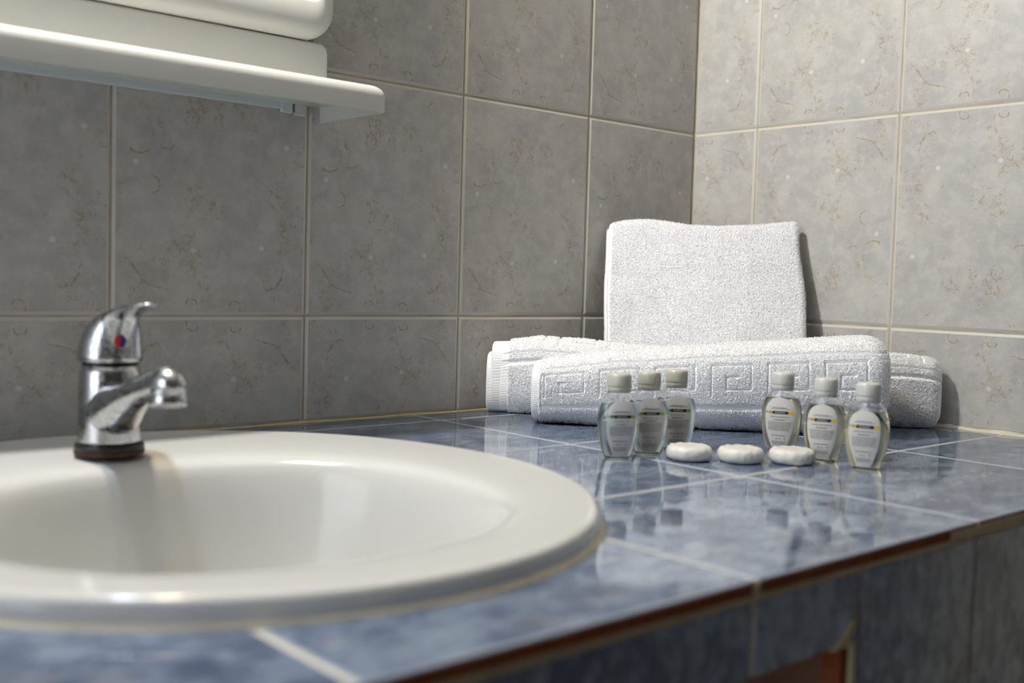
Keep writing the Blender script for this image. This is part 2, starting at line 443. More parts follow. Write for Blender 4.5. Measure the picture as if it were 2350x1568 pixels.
# elliptical cutter used only while building, removed again below
NC = 96
cut_r = [[(SC[0] + (SA - 0.02) * math.cos(2 * math.pi * k / NC), SC[1] + (SB - 0.02) * math.sin(2 * math.pi * k / NC), z) for k in range(NC)] for z in (-0.3, 0.2)]
cutter = rings('cutter', cut_r, M_GROUT, None, True, True, False)
def cut(o):
    md = o.modifiers.new('cut', 'BOOLEAN'); md.operation = 'DIFFERENCE'; md.object = cutter; md.solver = 'EXACT'
    dg = bpy.context.evaluated_depsgraph_get()
    me = bpy.data.meshes.new_from_object(o.evaluated_get(dg))
    o.modifiers.clear(); o.data = me
    return o
def counter_tile(x0, x1, y0, y1):
    cx, cy = (x0 + x1) / 2, (y0 + y1) / 2
    hx, hy = (x1 - x0) / 2, (y1 - y0) / 2
    def rr(ins, z): return [(-hx + ins, -hy + ins, z), (hx - ins, -hy + ins, z), (hx - ins, hy - ins, z), (-hx + ins, hy - ins, z)]
    R = [rr(0, -0.008), rr(0, -0.0016), rr(0.0004, -0.0006), rr(0.0016, 0.0)]
    V = [p for r in R for p in r]; F = [(3, 2, 1, 0)]; M = [1]
    for a in range(3):
        for j in range(4):
            k = (j + 1) % 4
            F.append((a * 4 + j, a * 4 + k, a * 4 + 4 + k, a * 4 + 4 + j)); M.append(1 if a == 0 else 2)
    F.append((12, 13, 14, 15)); M.append(0)
    return mesh_obj('counter_tile', V, F, [M_BLUE, M_TERRA, M_BLUE_EDGE], None, False, M, (cx, cy, 0))
G2 = 0.0013
for i in range(len(LX) - 1):
    for j in range(len(MY) - 1):
        x0, x1 = LX[i + 1] + G2, LX[i] - (G2 if i else 0.001)
        y0, y1 = MY[j + 1] + (G2 if j < 3 else 0.0), MY[j] - (G2 if j else 0.001)
        corners = [((x - SC[0]) / (SA - .02)) ** 2 + ((y - SC[1]) / (SB - .02)) ** 2 for x in (x0, x1) for y in (y0, y1)]
        if max(corners) < 1: continue
        nx, ny = min(max(SC[0], x0), x1), min(max(SC[1], y0), y1)
        hit = ((nx - SC[0]) / (SA - .02)) ** 2 + ((ny - SC[1]) / (SB - .02)) ** 2 < 1
        o = counter_tile(x0, x1, y0, y1)
        if hit: bpy.context.view_layer.update(); cut(o)
        under(o, counter)
bed = mesh_obj('grout_bed', *box_vf(-1.45, -0.001, YF + 0.002, -0.001, -0.032, -0.0008), M_GROUT)
bpy.context.view_layer.update(); cut(bed); under(bed, counter)
bpy.data.objects.remove(cutter, do_unlink=True)
# front: grout line under the raw tile edges, then blue front tiles around a dark recess
under(bevel_box('grout_line', -1.45, -0.001, YF + 0.0004, YF + 0.02, -0.0125, -0.0079, M_GROUT_D, None, 0.0008), counter)
under(bevel_box('grout_smear', -0.505, -0.001, YF - 0.0006, YF + 0.004, -0.0098, -0.0034, M_GROUT_D, None, 0.0006), counter)
under(bevel_box('grout_smear', -0.7168, -0.7118, YF - 0.0005, YF + 0.004, -0.0098, -0.0020, M_GROUT_D, None, 0.0006), counter)
OX, OZ = -0.6125, -0.0535
FZ0 = -0.2625
fr = [(LX[1], LX[0], FZ0), (LX[2], LX[1], FZ0), (OX, LX[2], FZ0), (LX[3], OX, OZ), (LX[4], LX[3], OZ), (LX[5], LX[4], OZ), (LX[6], LX[5], OZ)]
for x0, x1, zb in fr:
    zt = -0.0125
    cx, cz = (x0 + x1) / 2, (zt + zb) / 2
    v, f = box_vf(x0 + 0.0017 - cx, x1 - 0.0017 - cx, 0.0, 0.008, zb - cz, zt - cz)
    o = bevel_box('front_tile', x0 + 0.0017 - cx, x1 - 0.0017 - cx, 0.0, 0.008, zb - cz, zt - cz, M_BLUE_F, None, 0.0008)
    o.location = (cx, YF + 0.0010, cz); under(o, counter)
for x0, x1 in ((LX[1], LX[0]), (LX[2], LX[1]), (OX, LX[2])):
    for z1 in (-0.2665, -0.5165):
        o = bevel_box('front_tile', x0 + 0.0017, x1 - 0.0017, YF + 0.001, YF + 0.009, max(z1 - 0.25, FLOOR_Z + 0.001), z1, M_BLUE_F, None, 0.0008); under(o, counter)
under(mesh_obj('front_mortar', *box_vf(OX + 0.0008, -0.001, YF + 0.0017, YF + 0.05, FLOOR_Z, -0.0115), M_GROUT_D), counter)
under(mesh_obj('lintel_mortar', *box_vf(-1.45, OX + 0.002, YF + 0.0017, YF + 0.05, OZ + 0.0012, -0.0115), M_GROUT_D), counter)
under(bevel_box('brick_jamb', OX - 0.0042, OX + 0.0009, YF + 0.0012, YF + 0.03, FLOOR_Z + 0.001, OZ - 0.0005, M_GROUT_D, None, 0.001), counter)
under(mesh_obj('brick_jamb', *box_vf(OX - 0.012, OX - 0.0043, YF + 0.004, YF + 0.016, FLOOR_Z + 0.001, OZ - 0.0005), M_TERRA), counter)
under(mesh_obj('plaster_jamb', *box_vf(OX - 0.0112, OX + 0.03, YF + 0.016, YF + 0.14, FLOOR_Z + 0.001, OZ - 0.0005), M_BRICK), counter)
under(mesh_obj('recess_side', *box_vf(OX - 0.011, OX + 0.05, YF + 0.14, -0.002, FLOOR_Z + 0.001, -0.034), M_BRICK), counter)
under(mesh_obj('recess_back', *box_vf(-1.45, OX, -0.03, -0.002, FLOOR_Z + 0.001, -0.16), M_BRICK), counter)
# chipped edge of the strip above the recess
V = [(-0.640, YF - 0.0002, -0.0545), (-0.6205, YF - 0.0002, -0.0545), (-0.6215, YF - 0.0002, -0.0500), (-0.6160, YF - 0.0002, -0.0405), (-0.6200, YF - 0.0002, -0.0400), (-0.6290, YF - 0.0002, -0.0480)]
V2 = [(x, YF + 0.002, z) for x, y, z in V]
under(mesh_obj('chipped_spot', V + V2, [(0, 1, 2, 3, 4, 5), (11, 10, 9, 8, 7, 6)] + [(i, (i + 1) % 6 + 0, (i + 1) % 6 + 6, i + 6) for i in range(6)], M_GROUT_D), counter)

# ------------------------------------------------------------------ washbasin
basin = empty('washbasin', (SC[0], SC[1], 0.0))
tag(basin, 'white oval ceramic washbasin set into the blue counter', 'washbasin')
NS = 128
IC, IA, IB, IE = (-0.8640, -0.3560), 0.163, 0.157, 2.25
def out_p(th): return (SC[0] + SA * math.cos(th), SC[1] + SB * math.sin(th))
def in_p(th):
    c, s = math.cos(th), math.sin(th)
    r = (abs(c / IA) ** IE + abs(s / IB) ** IE) ** (-1 / IE)
    return (IC[0] + r * c, IC[1] + r * s)
def rim_ring(q, z):
    R = []
    for k in range(NS):
        th = 2 * math.pi * k / NS; a, b = out_p(th), in_p(th)
        R.append((a[0] + (b[0] - a[0]) * q - SC[0], a[1] + (b[1] - a[1]) * q - SC[1], z))
    return R
def scaled_out(d, z):
    R = []
    for k in range(NS):
        th = 2 * math.pi * k / NS
        R.append(((SA - d) * math.cos(th), (SB - d) * math.sin(th), z))
    return R
def bowl_ring(k_, z):
    R = []
    for k in range(NS):
        b = in_p(2 * math.pi * k / NS)
        R.append((IC[0] + (b[0] - IC[0]) * k_ - SC[0], IC[1] + (b[1] - IC[1]) * k_ - SC[1], z))
    return R
RR = [scaled_out(0.018, -0.02), scaled_out(0.018, 0.0004), scaled_out(0.0012, 0.0004), scaled_out(0.0, 0.0016), scaled_out(0.0004, 0.0088), scaled_out(0.0010, 0.0108),
      scaled_out(0.0022, 0.0124), scaled_out(0.0040, 0.0132), scaled_out(0.0065, 0.0134), scaled_out(0.0110, 0.0132)]
RR += [rim_ring(0.25, 0.0130), rim_ring(0.45, 0.0124), rim_ring(0.65, 0.0116), rim_ring(0.80, 0.0106), rim_ring(0.89, 0.0094), rim_ring(0.945, 0.0078), rim_ring(0.98, 0.0052), rim_ring(1.0, 0.0020)]
for k_, z_ in ((0.984, -0.005), (0.966, -0.017), (0.945, -0.034), (0.918, -0.054), (0.882, -0.076), (0.835, -0.097), (0.77, -0.116), (0.68, -0.132), (0.55, -0.1435), (0.4, -0.1505), (0.2, -0.154)):
    RR.append(bowl_ring(k_, z_))
bowl = rings('bowl', RR, M_CERAMIC, basin, False, True)
# sealant bead around the rim
RB = []
for d, z in ((-0.0032, -0.0005), (-0.0030, 0.0006), (-0.0012, 0.0016), (0.0004, 0.0026), (0.002, 0.0022), (0.002, -0.0005)):
    RB.append([((SA - d + 0.0006 * math.sin(7 * t) + 0.0004 * math.sin(17 * t)) * math.cos(t), (SB - d + 0.0006 * math.sin(5 * t + 1)) * math.sin(t), z) for t in (2 * math.pi * k / NS for k in range(NS))])
rings('sealant_bead', RB, plain('basin_sealant', (0.66, 0.61, 0.48), 0.5, 0.3, noise=(40, 0.2)), basin)
lathe('drain', [(0.031, -0.1535), (0.030, -0.1515), (0.024, -0.1508), (0.020, -0.153), (0.019, -0.156)], M_CHROME, basin, 40, (IC[0] - SC[0], IC[1] - SC[1], 0), cap0=False)

# ------------------------------------------------------------------ faucet
FB = Vector((-0.8695, -0.1637, 0.0131))
faucet = empty('basin_faucet', FB)
tag(faucet, 'chrome single-lever mixer faucet with red and blue dot on washbasin', 'faucet')
lathe('base_ring', [(0.0235, 0.0), (0.0252, 0.0006), (0.0254, 0.0035), (0.0252, 0.0040)], M_RUST, faucet, 56)
lathe('gasket', [(0.0252, 0.0040), (0.0250, 0.0078), (0.0242, 0.0086), (0.021, 0.0088)], M_RUBBER, faucet, 56)
lathe('body', [(0.0215, 0.0086), (0.0222, 0.0095), (0.0224, 0.012), (0.0222, 0.035), (0.0219, 0.060), (0.0214, 0.0665), (0.0195, 0.0672)], M_CHROME, faucet, 56)
lathe('neck_ring', [(0.0195, 0.0668), (0.0198, 0.0672), (0.0198, 0.0700), (0.0190, 0.0704)], M_RUBBER, faucet, 56)
# spout: tapered loft along -y, then a rounded nose with aerator pointing down
R = []
SP = [(0.004, 0.032, 0.0214, 0.0245), (0.018, 0.0352, 0.0196, 0.0215), (0.032, 0.0415, 0.0165, 0.0170), (0.046, 0.0480, 0.0140, 0.0130), (0.062, 0.0535, 0.0125, 0.0115), (0.078, 0.0580, 0.0122, 0.0112), (0.092, 0.0612, 0.0126, 0.0118), (0.102, 0.0622, 0.0122, 0.0116), (0.110, 0.0618, 0.0100, 0.0098), (0.1145, 0.0612, 0.0062, 0.0064), (0.1165, 0.0608, 0.0020, 0.0022)]
for f_, z_, w_, h_ in SP:
    R.append([(w_ * math.cos(2 * math.pi * k / 40), -f_, z_ + h_ * math.sin(2 * math.pi * k / 40)) for k in range(40)])
rings('spout', R, M_CHROME, faucet, False, True)
lathe('aerator', [(0.0118, 0.060), (0.0122, 0.0555), (0.0118, 0.0550), (0.0124, 0.0545), (0.0124, 0.0475), (0.0116, 0.0464), (0.0090, 0.0466)], M_CHROME, faucet, 40, (0, -0.1025, 0))
# lever: cylinder whose slanted top rises forward into a thin tongue
# sections: (z, back, front, half width)
LV = [(0.0700, -0.0224, 0.0224, 0.0224), (0.0712, -0.0234, 0.0234, 0.0234), (0.0735, -0.0236, 0.0235, 0.0235), (0.0790, -0.0230, 0.0236, 0.0232), (0.0850, -0.0212, 0.0240, 0.0224), (0.0905, -0.0182, 0.0247, 0.0210),
      (0.0955, -0.0140, 0.0258, 0.0192), (0.0998, -0.0088, 0.0275, 0.0172), (0.1035, -0.0022, 0.0305, 0.0152), (0.1060, 0.0060, 0.0360, 0.0138), (0.1085, 0.0160, 0.0460, 0.0128), (0.1108, 0.0270, 0.0580, 0.0120), (0.1130, 0.0390, 0.0690, 0.0112), (0.1145, 0.0490, 0.0755, 0.0098), (0.1155, 0.0580, 0.0745, 0.0070), (0.1158, 0.0640, 0.0710, 0.0030)]
R = []
for z_, bk, fr_, hw in LV:
    c, h = (bk + fr_) / 2, (fr_ - bk) / 2
    R.append([(hw * math.cos(2 * math.pi * k / 48), -(c + h * math.sin(2 * math.pi * k / 48)), z_) for k in range(48)][::-1])
lever = rings('lever', R, M_CHROME, faucet, True, True)
# half red, half blue temperature mark on the lever's front
def half_disc(name, a0, mat):
    n = 14; V = []; 
    for yy in (0.0, -0.0012):
        for k in range(n + 1):
            a = a0 + math.pi * k / n
            V.append((0.0042 * math.cos(a), yy, 0.0048 * math.sin(a)))
    m_ = n + 1
    F = [tuple(range(m_ - 1, -1, -1)), tuple(range(m_, 2 * m_))] + [(i, (i + 1) % m_, (i + 1) % m_ + m_, i + m_) for i in range(m_)]
    o = mesh_obj(name, V, F, mat, lever)
    o.matrix_local = Matrix.Translation((0, 0, 0.0862)) @ Matrix.Rotation(math.radians(-3), 4, 'Z') @ Matrix.Translation((-0.001, -0.0243, 0)) @ Matrix.Rotation(math.radians(4), 4, 'X')
    return o
half_disc('hot_mark', math.pi / 2, M_RED)['label'] = 'red half of the temperature dot'
half_disc('cold_mark', -math.pi / 2, M_BLUEMARK)['label'] = 'blue half of the temperature dot'

# ------------------------------------------------------------------ shelf and mirror on the basin wall
def rrect(x0, x1, z0, z1, r, y, n=8):
    P = []
    for cx, cz, a0 in ((x1 - r, z1 - r, 0), (x0 + r, z1 - r, 90), (x0 + r, z0 + r, 180), (x1 - r, z0 + r, 270)):
        for k in range(n + 1):
            a = math.radians(a0 + 90 * k / n); P.append((cx + r * math.cos(a), y, cz + r * math.sin(a)))
    return P
def plan(x0, x1, y0, y1, r, z, n=6):
    return [(x, zz, z) for x, _, zz in rrect(x0, x1, y0, y1, r, 0, n)]
WY = -0.0016
shelf = empty('bathroom_shelf', (-0.96, 0, 0.305))
tag(shelf, 'white plastic shelf mounted on the tiled wall below the mirror', 'shelf')
SX0, SX1, SY0 = -1.33, -0.5905, -0.1150
FR = 0.0105; R = []
R.append(plan(SX0 + 0.003, SX1 - 0.003, SY0 + 0.003, 0.0015, 0.004, 0.3205))
R.append(plan(SX0 + 0.003, SX1 - 0.003, SY0 + 0.003, 0.0015, 0.004, 0.3060))
R.append(plan(SX0 + 0.001, SX1 - 0.001, SY0 + 0.001, 0.0018, 0.0045, 0.3054))
R.append(plan(SX0, SX1, SY0, 0.002, 0.005, 0.3062))
R.append(plan(SX0, SX1, SY0, 0.002, 0.005, 0.3305 - FR))
for k in range(1, 8):
    a = math.pi / 2 * k / 7; d = FR * (1 - math.cos(a))
    R.append(plan(SX0 + d, SX1 - d, SY0 + d, 0.002, 0.005, 0.3305 - FR + FR * math.sin(a)))
under(auto_smooth(rings('tray', R, M_PLASTIC, None, True, True), 50), shelf)
R = [rrect(SX0 + 0.01, -0.6025, 0.328, 0.3785, 0.009, WY), rrect(SX0 + 0.01, -0.6025, 0.328, 0.3785, 0.009, -0.0270)]
for k in range(1, 6):
    a = math.pi / 2 * k / 5; d = 0.003 * (1 - math.cos(a)); R.append(rrect(SX0 + 0.01 + d, -0.6025 - d, 0.328, 0.3785 - d, 0.009, -0.0270 - 0.003 * math.sin(a)))
under(auto_smooth(rings('back_panel', R, M_PLASTIC, None, True, True), 50), shelf)
under(bevel_box('mounting_rail', -1.30, -0.6275, -0.0065, WY, 0.3137, 0.322, M_PLASTIC_COOL, None, 0.0012), shelf)
under(bevel_box('rail_tab', -0.6400, -0.6275, -0.0072, WY, 0.3106, 0.322, M_PLASTIC_COOL, None, 0.0012), shelf)
under(bevel_box('wall_bracket', -0.6243, -0.6115, -0.005, WY, 0.3092, 0.322, M_PLASTIC, None, 0.0008), shelf)

mirror = empty('wall_mirror', (-0.965, 0, 0.378))
tag(mirror, 'wall mirror in a rounded white plastic frame above the shelf', 'mirror')
X0, X1, Z0, Z1 = -1.330, -0.6005, 0.3795, 0.92
R = [rrect(X0, X1, Z0, Z1, 0.030, WY, 12), rrect(X0, X1, Z0, Z1, 0.030, -0.030, 12)]
for k in range(1, 9):
    a = math.pi / 2 * k / 8; d = 0.016 * (1 - math.cos(a)); R.append(rrect(X0 + d, X1 - d, Z0 + d, Z1 - d, 0.030 - d * 0.8, -0.030 - 0.015 * math.sin(a), 12))
ox0, ox1, oz0, oz1 = X0 + 0.018, X1 - 0.0175, 0.4125, Z1 - 0.035
R.append(rrect(ox0, ox1, oz0, oz1, 0.012, -0.0452, 12))
R.append(rrect(ox0 + 0.001, ox1 - 0.001, oz0 + 0.001, oz1 - 0.001, 0.0115, -0.0445, 12))
R.append(rrect(ox0 + 0.006, ox1 - 0.006, oz0 + 0.005, oz1 - 0.005, 0.008, -0.036, 12))
under(auto_smooth(rings('frame', R, M_PLASTIC, None, True, False), 50), mirror)
under(rings('mirror_glass', [rrect(ox0 + 0.004, ox1 - 0.004, oz0 + 0.003, oz1 - 0.003, 0.008, -0.033, 12), rrect(ox0 + 0.004, ox1 - 0.004, oz0 + 0.003, oz1 - 0.003, 0.008, -0.0365, 12)], M_MIRROR, None, True, True, False), mirror)

# ------------------------------------------------------------------ lamp above the mirror (one cool, one warm bulb)
lamp = empty('mirror_lamp', (-0.965, 0, 0.97))
tag(lamp, 'two-bulb lamp fixed to the wall above the mirror', 'lamp')
under(bevel_box('backplate', -1.06, -0.87, -0.018, WY, 0.945, 0.995, M_PLASTIC, None, 0.003), lamp)
for x, colr, pw in ((-1.025, (0.70, 0.84, 1.0), 0.95), (-0.900, (1.0, 0.825, 0.565), 0.98)):
    under(bevel_box('arm', x - 0.006, x + 0.006, -0.093, -0.017, 0.980, 0.990, M_CHROME, None, 0.001), lamp)
    under(lathe('socket', [(0.010, 0.9795), (0.012, 0.981), (0.012, 0.999), (0.010, 1.001)], M_CHROME, None, 24, (x, -0.100, 0)), lamp)
    mb = plain('bulb_glow', (1, 1, 1), 0.3, emit=(colr, 40.0))
    pr_ = [(0.0005, -0.018)] + [(0.018 * math.sin(math.pi * k / 10), -0.018 * math.cos(math.pi * k / 10)) for k in range(1, 9)] + [(0.008, 0.018)]
    under(lathe('bulb', pr_, mb, None, 20, (x, -0.100, 0.960)), lamp)
    ld = bpy.data.lights.new('bulb_light', 'POINT'); ld.energy = LAMP_POWER * pw; ld.color = colr; ld.shadow_soft_size = 0.02
    lo = bpy.data.objects.new('bulb_light', ld); lo.location = (x, -0.100, 0.960); put(lo); under(lo, lamp)

# ------------------------------------------------------------------ towels
T0 = np.array([-0.4086, -0.1281, 0.0]); TS = np.array([0.6708, -0.7416, 0.0]); TN = np.array([-0.7416, -0.6708, 0.0]); UP = np.array([0, 0, 1.0])
def to_world(s, off, z): return T0 + s[..., None] * TS + off[..., None] * TN + z[..., None] * UP
MOTIF = [(0.03, 0.0), (0.03, 1.0), (0.74, 1.0), (0.74, 0.20), (0.30, 0.20), (0.30, 0.62), (0.54, 0.62)]
def seg_dist(px, py, a, b):
    ax, ay = a; bx, by = b
    dx, dy = bx - ax, by - ay; L = dx * dx + dy * dy
    t = np.clip(((px - ax) * dx + (py - ay) * dy) / L, 0, 1)
    return np.hypot(px - ax - t * dx, py - ay - t * dy)
def meander(s, y, pitch, s0, s1, y0, y1):
    """groove depth 0..1 of a key border; y runs down from y0 (top) to y1"""
    kx = ((s - s0) % pitch); yy = (y1 - y)          # metres from band bottom
    H = y1 - y0; d = np.full(s.shape, 1.0)
    for sh in (-pitch, 0, pitch):
        for a, b in zip(MOTIF[:-1], MOTIF[1:]):
            d = np.minimum(d, seg_dist(kx, yy, (a[0] * pitch + sh, a[1] * H), (b[0] * pitch + sh, b[1] * H)))
    g = np.clip(1.50 - d / 0.00105, 0, 1)
    ok = (s > s0 - 0.001) & (s < s1) & (y > y0 - 0.003) & (y < y1 + 0.003)
    return g * ok
def lumps(s, a, seed, amp, freqs=(35, 60, 95, 150)):
    r = np.random.default_rng(seed); o = np.zeros(s.shape)
    for f in freqs:
        for _ in range(3):
            k = r.normal(size=2); k = k / np.linalg.norm(k) * f * r.uniform(.7, 1.3)
            o += np.sin(k[0] * s + k[1] * a + r.uniform(0, 6.28)) * (35 / f)
    return o * amp / 3
def sweep(name, parent, s0, s1, ns, nv, D, H, n_exp, offc, groove=None, end=(0.004, 0.02), hem=(0, 0), seed=1, rough=0.00035, wav=0.0012,
          lean=None, skew=None, zb=0.0005, pile=0, pile_len=0.0015, pile_from=-0.03, pile_to=0.2, mat=None, shape=None):
    """closed super-ellipse section swept along the towel axis; returns the mesh object"""
    s1d = np.linspace(s0, s1, ns)
    uq = np.linspace(0, 1, 1000, endpoint=False); sq = uq ** 3 * (10 - 15 * uq + 6 * uq * uq)
    tt = np.concatenate([(q + sq) * np.pi / 2 for q in range(4)])
    Dm, Hm = D(np.array([(s0 + s1) / 2]))[0], H(np.array([(s0 + s1) / 2]))[0]
    ex = np.sign(np.cos(tt)) * np.abs(np.cos(tt)) ** (2 / n_exp); ez = np.sign(np.sin(tt)) * np.abs(np.sin(tt)) ** (2 / n_exp)
    # dense on the front (ex > 0) and top, coarse behind and below
    L = np.hypot(np.diff(np.append(ex, ex[0])) * Dm / 2, np.diff(np.append(ez, ez[0])) * Hm / 2)
    wgt = L * np.where((ex > -0.35) & (ez > -0.97), 1.0, 0.22)
    cum = np.concatenate([[0], np.cumsum(wgt)]); idx = np.interp(np.linspace(0, cum[-1], nv, endpoint=False), cum, np.arange(len(cum)))
    i0 = np.clip(idx.astype(int), 0, 3999)
    ex, ez = ex[i0], ez[i0]
    arc_full = np.concatenate([[0], np.cumsum(L)])[:-1]
    itop = 1000
    arc = arc_full[itop] - arc_full                  # from top centre: + towards the front
    front_wrap = np.arange(4000) >= 3000
    arc = np.where(front_wrap, arc_full[itop] + (arc_full[-1] + L[-1] - arc_full), arc)
    arc = arc[i0]
    S, A = np.meshgrid(s1d, arc, indexing='ij')
    EX, EZ = np.meshgrid(np.ones(ns), ex, indexing='ij')[1], np.meshgrid(np.ones(ns), ez, indexing='ij')[1]
    d, h = D(s1d)[:, None], H(s1d)[:, None]
    # rounded ends
    ds0, ds1 = s1d - s0, s1 - s1d
    ins = np.zeros(ns)
    for ds, r in ((ds0, end[0]), (ds1, end[1])):
        k = np.clip(1 - ds / r, 0, 1); ins += r * (1 - np.sqrt(np.clip(1 - k * k, 0, 1)))
    d2, h2 = np.maximum(d - 2 * ins[:, None], 0.002), np.maximum(h - 2 * ins[:, None], 0.002)
    off = EX * d2 / 2; z = h / 2 + EZ * h2 / 2
    if shape is not None: off, z = shape(S, EX, EZ, off, z, h)
    g = np.zeros(S.shape)
    if groove is not None: g = groove(S, A * 1.0, z, h * np.ones_like(z), EX)
    hemm = np.zeros(S.shape)
    if hem[0] > 0: hemm = np.maximum(hemm, np.clip((hem[0] - (S - s0)) / 0.001, 0, 1))
    if hem[1] > 0: hemm = np.maximum(hemm, np.clip((hem[1] - (s1 - S)) / 0.001, 0, 1))
    nx, nz = EX / np.maximum(d, 1e-4), EZ / np.maximum(h, 1e-4); nl = np.hypot(nx, nz) + 1e-9; nx, nz = nx / nl, nz / nl
    r = np.random.default_rng(seed)
    disp = lumps(S, A, seed, wav) - 0.0030 * g + r.normal(0, rough, S.shape) * (1 - g) * (1 - hemm)
    disp += hemm * (-0.0010 + 0.00008 * np.sin(A * 2 * np.pi / 0.0031 + 1.5 * np.sin(A * 190) + S * 40))
    off = off + nx * disp; z = z + nz * disp
    z = np.maximum(z, 0.0) + zb
    oc = offc(S, z)
    ss = S.copy()
    if skew is not None: ss = ss + skew(S, z)
    W = to_world(ss, off + oc, z)
    V = W.reshape(-1, 3)
    i = np.arange(ns - 1)[:, None] * nv; j = np.arange(nv)[None, :]; jn = (j + 1) % nv
    F = np.stack([i + j, i + nv + j, i + nv + jn, i + jn], -1).reshape(-1, 4)
    c0, c1 = len(V), len(V) + 1
    V = np.vstack([V, W[0].mean(0), W[-1].mean(0)])
    jj = np.arange(nv); jj2 = (jj + 1) % nv
    caps = np.vstack([np.stack([np.full(nv, c0), jj, jj2, jj2], -1), np.stack([np.full(nv, c1), (ns - 1) * nv + jj2, (ns - 1) * nv + jj, (ns - 1) * nv + jj], -1)])
    o = fast_mesh(name, V, F, mat or M_TOWEL, parent)
    # caps as triangles in the same mesh
    bm = bmesh.new(); bm.from_mesh(o.data); bm.verts.ensure_lookup_table()
    for q in caps:
        try: bm.faces.new([bm.verts[int(q[0])], bm.verts[int(q[1])], bm.verts[int(q[2])]]).smooth = True
        except ValueError: pass
    bm.normal_update(); bm.to_mesh(o.data); bm.free()
    if pile:
        # cloth normals on the grid
        ds_ = np.gradient(W, axis=0); dv_ = np.roll(W, -1, 1) - np.roll(W, 1, 1)
        N = np.cross(dv_, ds_); N /= np.linalg.norm(N, axis=-1, keepdims=True) + 1e-12
        ctr = W.mean(1, keepdims=True)
        if np.mean(np.sum(N * (W - ctr), -1)) < 0: N = -N
        area = np.linalg.norm(np.cross(dv_ / 2, ds_), axis=-1)
        keep = (A > pile_from) & (A < pile_to) & (g < 0.06) & (hemm < 0.5) & (EX > -0.8)
        pw = (area * keep).ravel(); pw = pw / pw.sum()
        pick = r.choice(len(pw), pile, p=pw)
        P = W.reshape(-1, 3)[pick] + r.normal(0, 0.0004, (pile, 3)); Nn = N.reshape(-1, 3)[pick]
        tau = np.cross(Nn, r.normal(size=(pile, 3)) + np.array([0, 0, 0.0])); tau /= np.linalg.norm(tau, axis=1, keepdims=True)
        dirn = Nn * r.uniform(0.4, 1.6, (pile, 1)) + tau * 0.8 + np.array([0, 0, -0.12]); dirn /= np.linalg.norm(dirn, axis=1, keepdims=True)
        side = np.cross(dirn, Nn) + r.normal(0, 0.25, (pile, 3)); side /= np.linalg.norm(side, axis=1, keepdims=True)
        ln = pile_len * r.uniform(.65, 1.25, (pile, 1)); wd = 0.00036
        base = P - Nn * 0.0004
        mid = base + dirn * ln * 0.6; tip = base + dirn * ln + np.array([0, 0, -0.0003])
        PV = np.stack([base - side * wd, base + side * wd, mid + side * wd * 0.9, tip, mid - side * wd * 0.9], 1)
        PV[..., 2] = np.maximum(PV[..., 2], 0.0004)
        PV = PV.reshape(-1, 3)
        b = np.arange(pile)[:, None] * 5
        PF = np.vstack([np.hstack([b, b + 1, b + 2]), np.hstack([b, b + 2, b + 4]), np.hstack([b + 4, b + 2, b + 3])])
        po = fast_mesh('terry_pile', PV, PF, M_PILE, o if parent is None else parent, False)
        tag(po, kind='stuff')
    return o

# -- folded towel in front, thicker towards its right end
front_towel = empty('folded_towel', (0, 0, 0)); tag(front_towel, 'rolled white terry towel with key border lying right behind the small bottles', 'towel', 'white terry towels in the corner')
Hf = lambda s: np.interp(s, [0, 0.03, 0.10, 0.18, 0.30, 0.345, 0.37], [0.066, 0.0705, 0.081, 0.0885, 0.099, 0.1025, 0.101])
Df = lambda s: np.interp(s, [0, 0.37], [0.070, 0.082])
def groove_f(S, A, z, h, EX):
    w = (h - z) * (0.092 / h)                       # depth below the top, as on a 92 mm section
    fr = EX > 0.15
    l1 = np.clip(1.3 - np.abs(w - 0.0125 - 0.0006 * np.sin(S * 60)) / 0.0011, 0, 1) * (S > 0.016)
    l2 = np.clip(1.6 - np.abs(w - 0.0655) / 0.0024, 0, 1) * 0.75 * (S > 0.010)
    l3 = np.clip(1.3 - np.abs(S - 0.0115) / 0.0008, 0, 1) * (w > 0.02) * (w < 0.066) * 0.6
    key = meander(S, w, 0.0575, 0.0130, 0.352, 0.0205, 0.0530)
    return np.maximum.reduce([l1, l2, l3, key]) * fr
def offc_f(S, z): return -0.0330 - 0.006 * (S / 0.37) + 0.002 * np.sin(S * 22)
sweep('towel_roll', front_towel, 0.0, 0.3690, 520, 380, Df, Hf, 2.7, offc_f, groove_f, (0.006, 0.020), (0.0095, 0), 11, pile=150000, pile_from=-0.028, pile_to=0.125)
# -- long rolled towel behind it
back_towel = empty('folded_towel', (0, 0, 0)); tag(back_towel, 'long rolled white towel lying behind, its ends sticking out on both sides', 'towel', 'white terry towels in the corner')
Hb = lambda s: np.interp(s, [-0.06, -0.03, 0.0, 0.1, 0.35, 0.41, 0.45], [0.074, 0.083, 0.0875, 0.082, 0.082, 0.0825, 0.077])
Db = lambda s: np.interp(s, [-0.06, 0.0, 0.38, 0.45], [0.043, 0.050, 0.046, 0.034])
def groove_b(S, A, z, h, EX):
    l1 = np.clip(1.3 - np.abs(A - 0.0265) / 0.0009, 0, 1)
    l2 = np.clip(1.6 - np.abs(A - 0.0375) / 0.0022, 0, 1) * 0.7
    key = meander(S, A, 0.0575, -0.036, 0.440, -0.008, 0.0195)
    return np.maximum.reduce([l1 * (S > -0.045), l2 * (S > -0.045), key * (EX > -0.9)])
def offc_b(S, z): return np.interp(S, [-0.06, 0.0, 0.2, 0.44], [-0.1010, -0.1025, -0.1150, -0.1215])
sweep('towel_roll', back_towel, -0.0440, 0.4500, 570, 300, Db, Hb, 2.8, offc_b, groove_b, (0.004, 0.017), (0.0110, 0.0065), 23, pile=130000, pile_from=-0.022, pile_to=0.110)
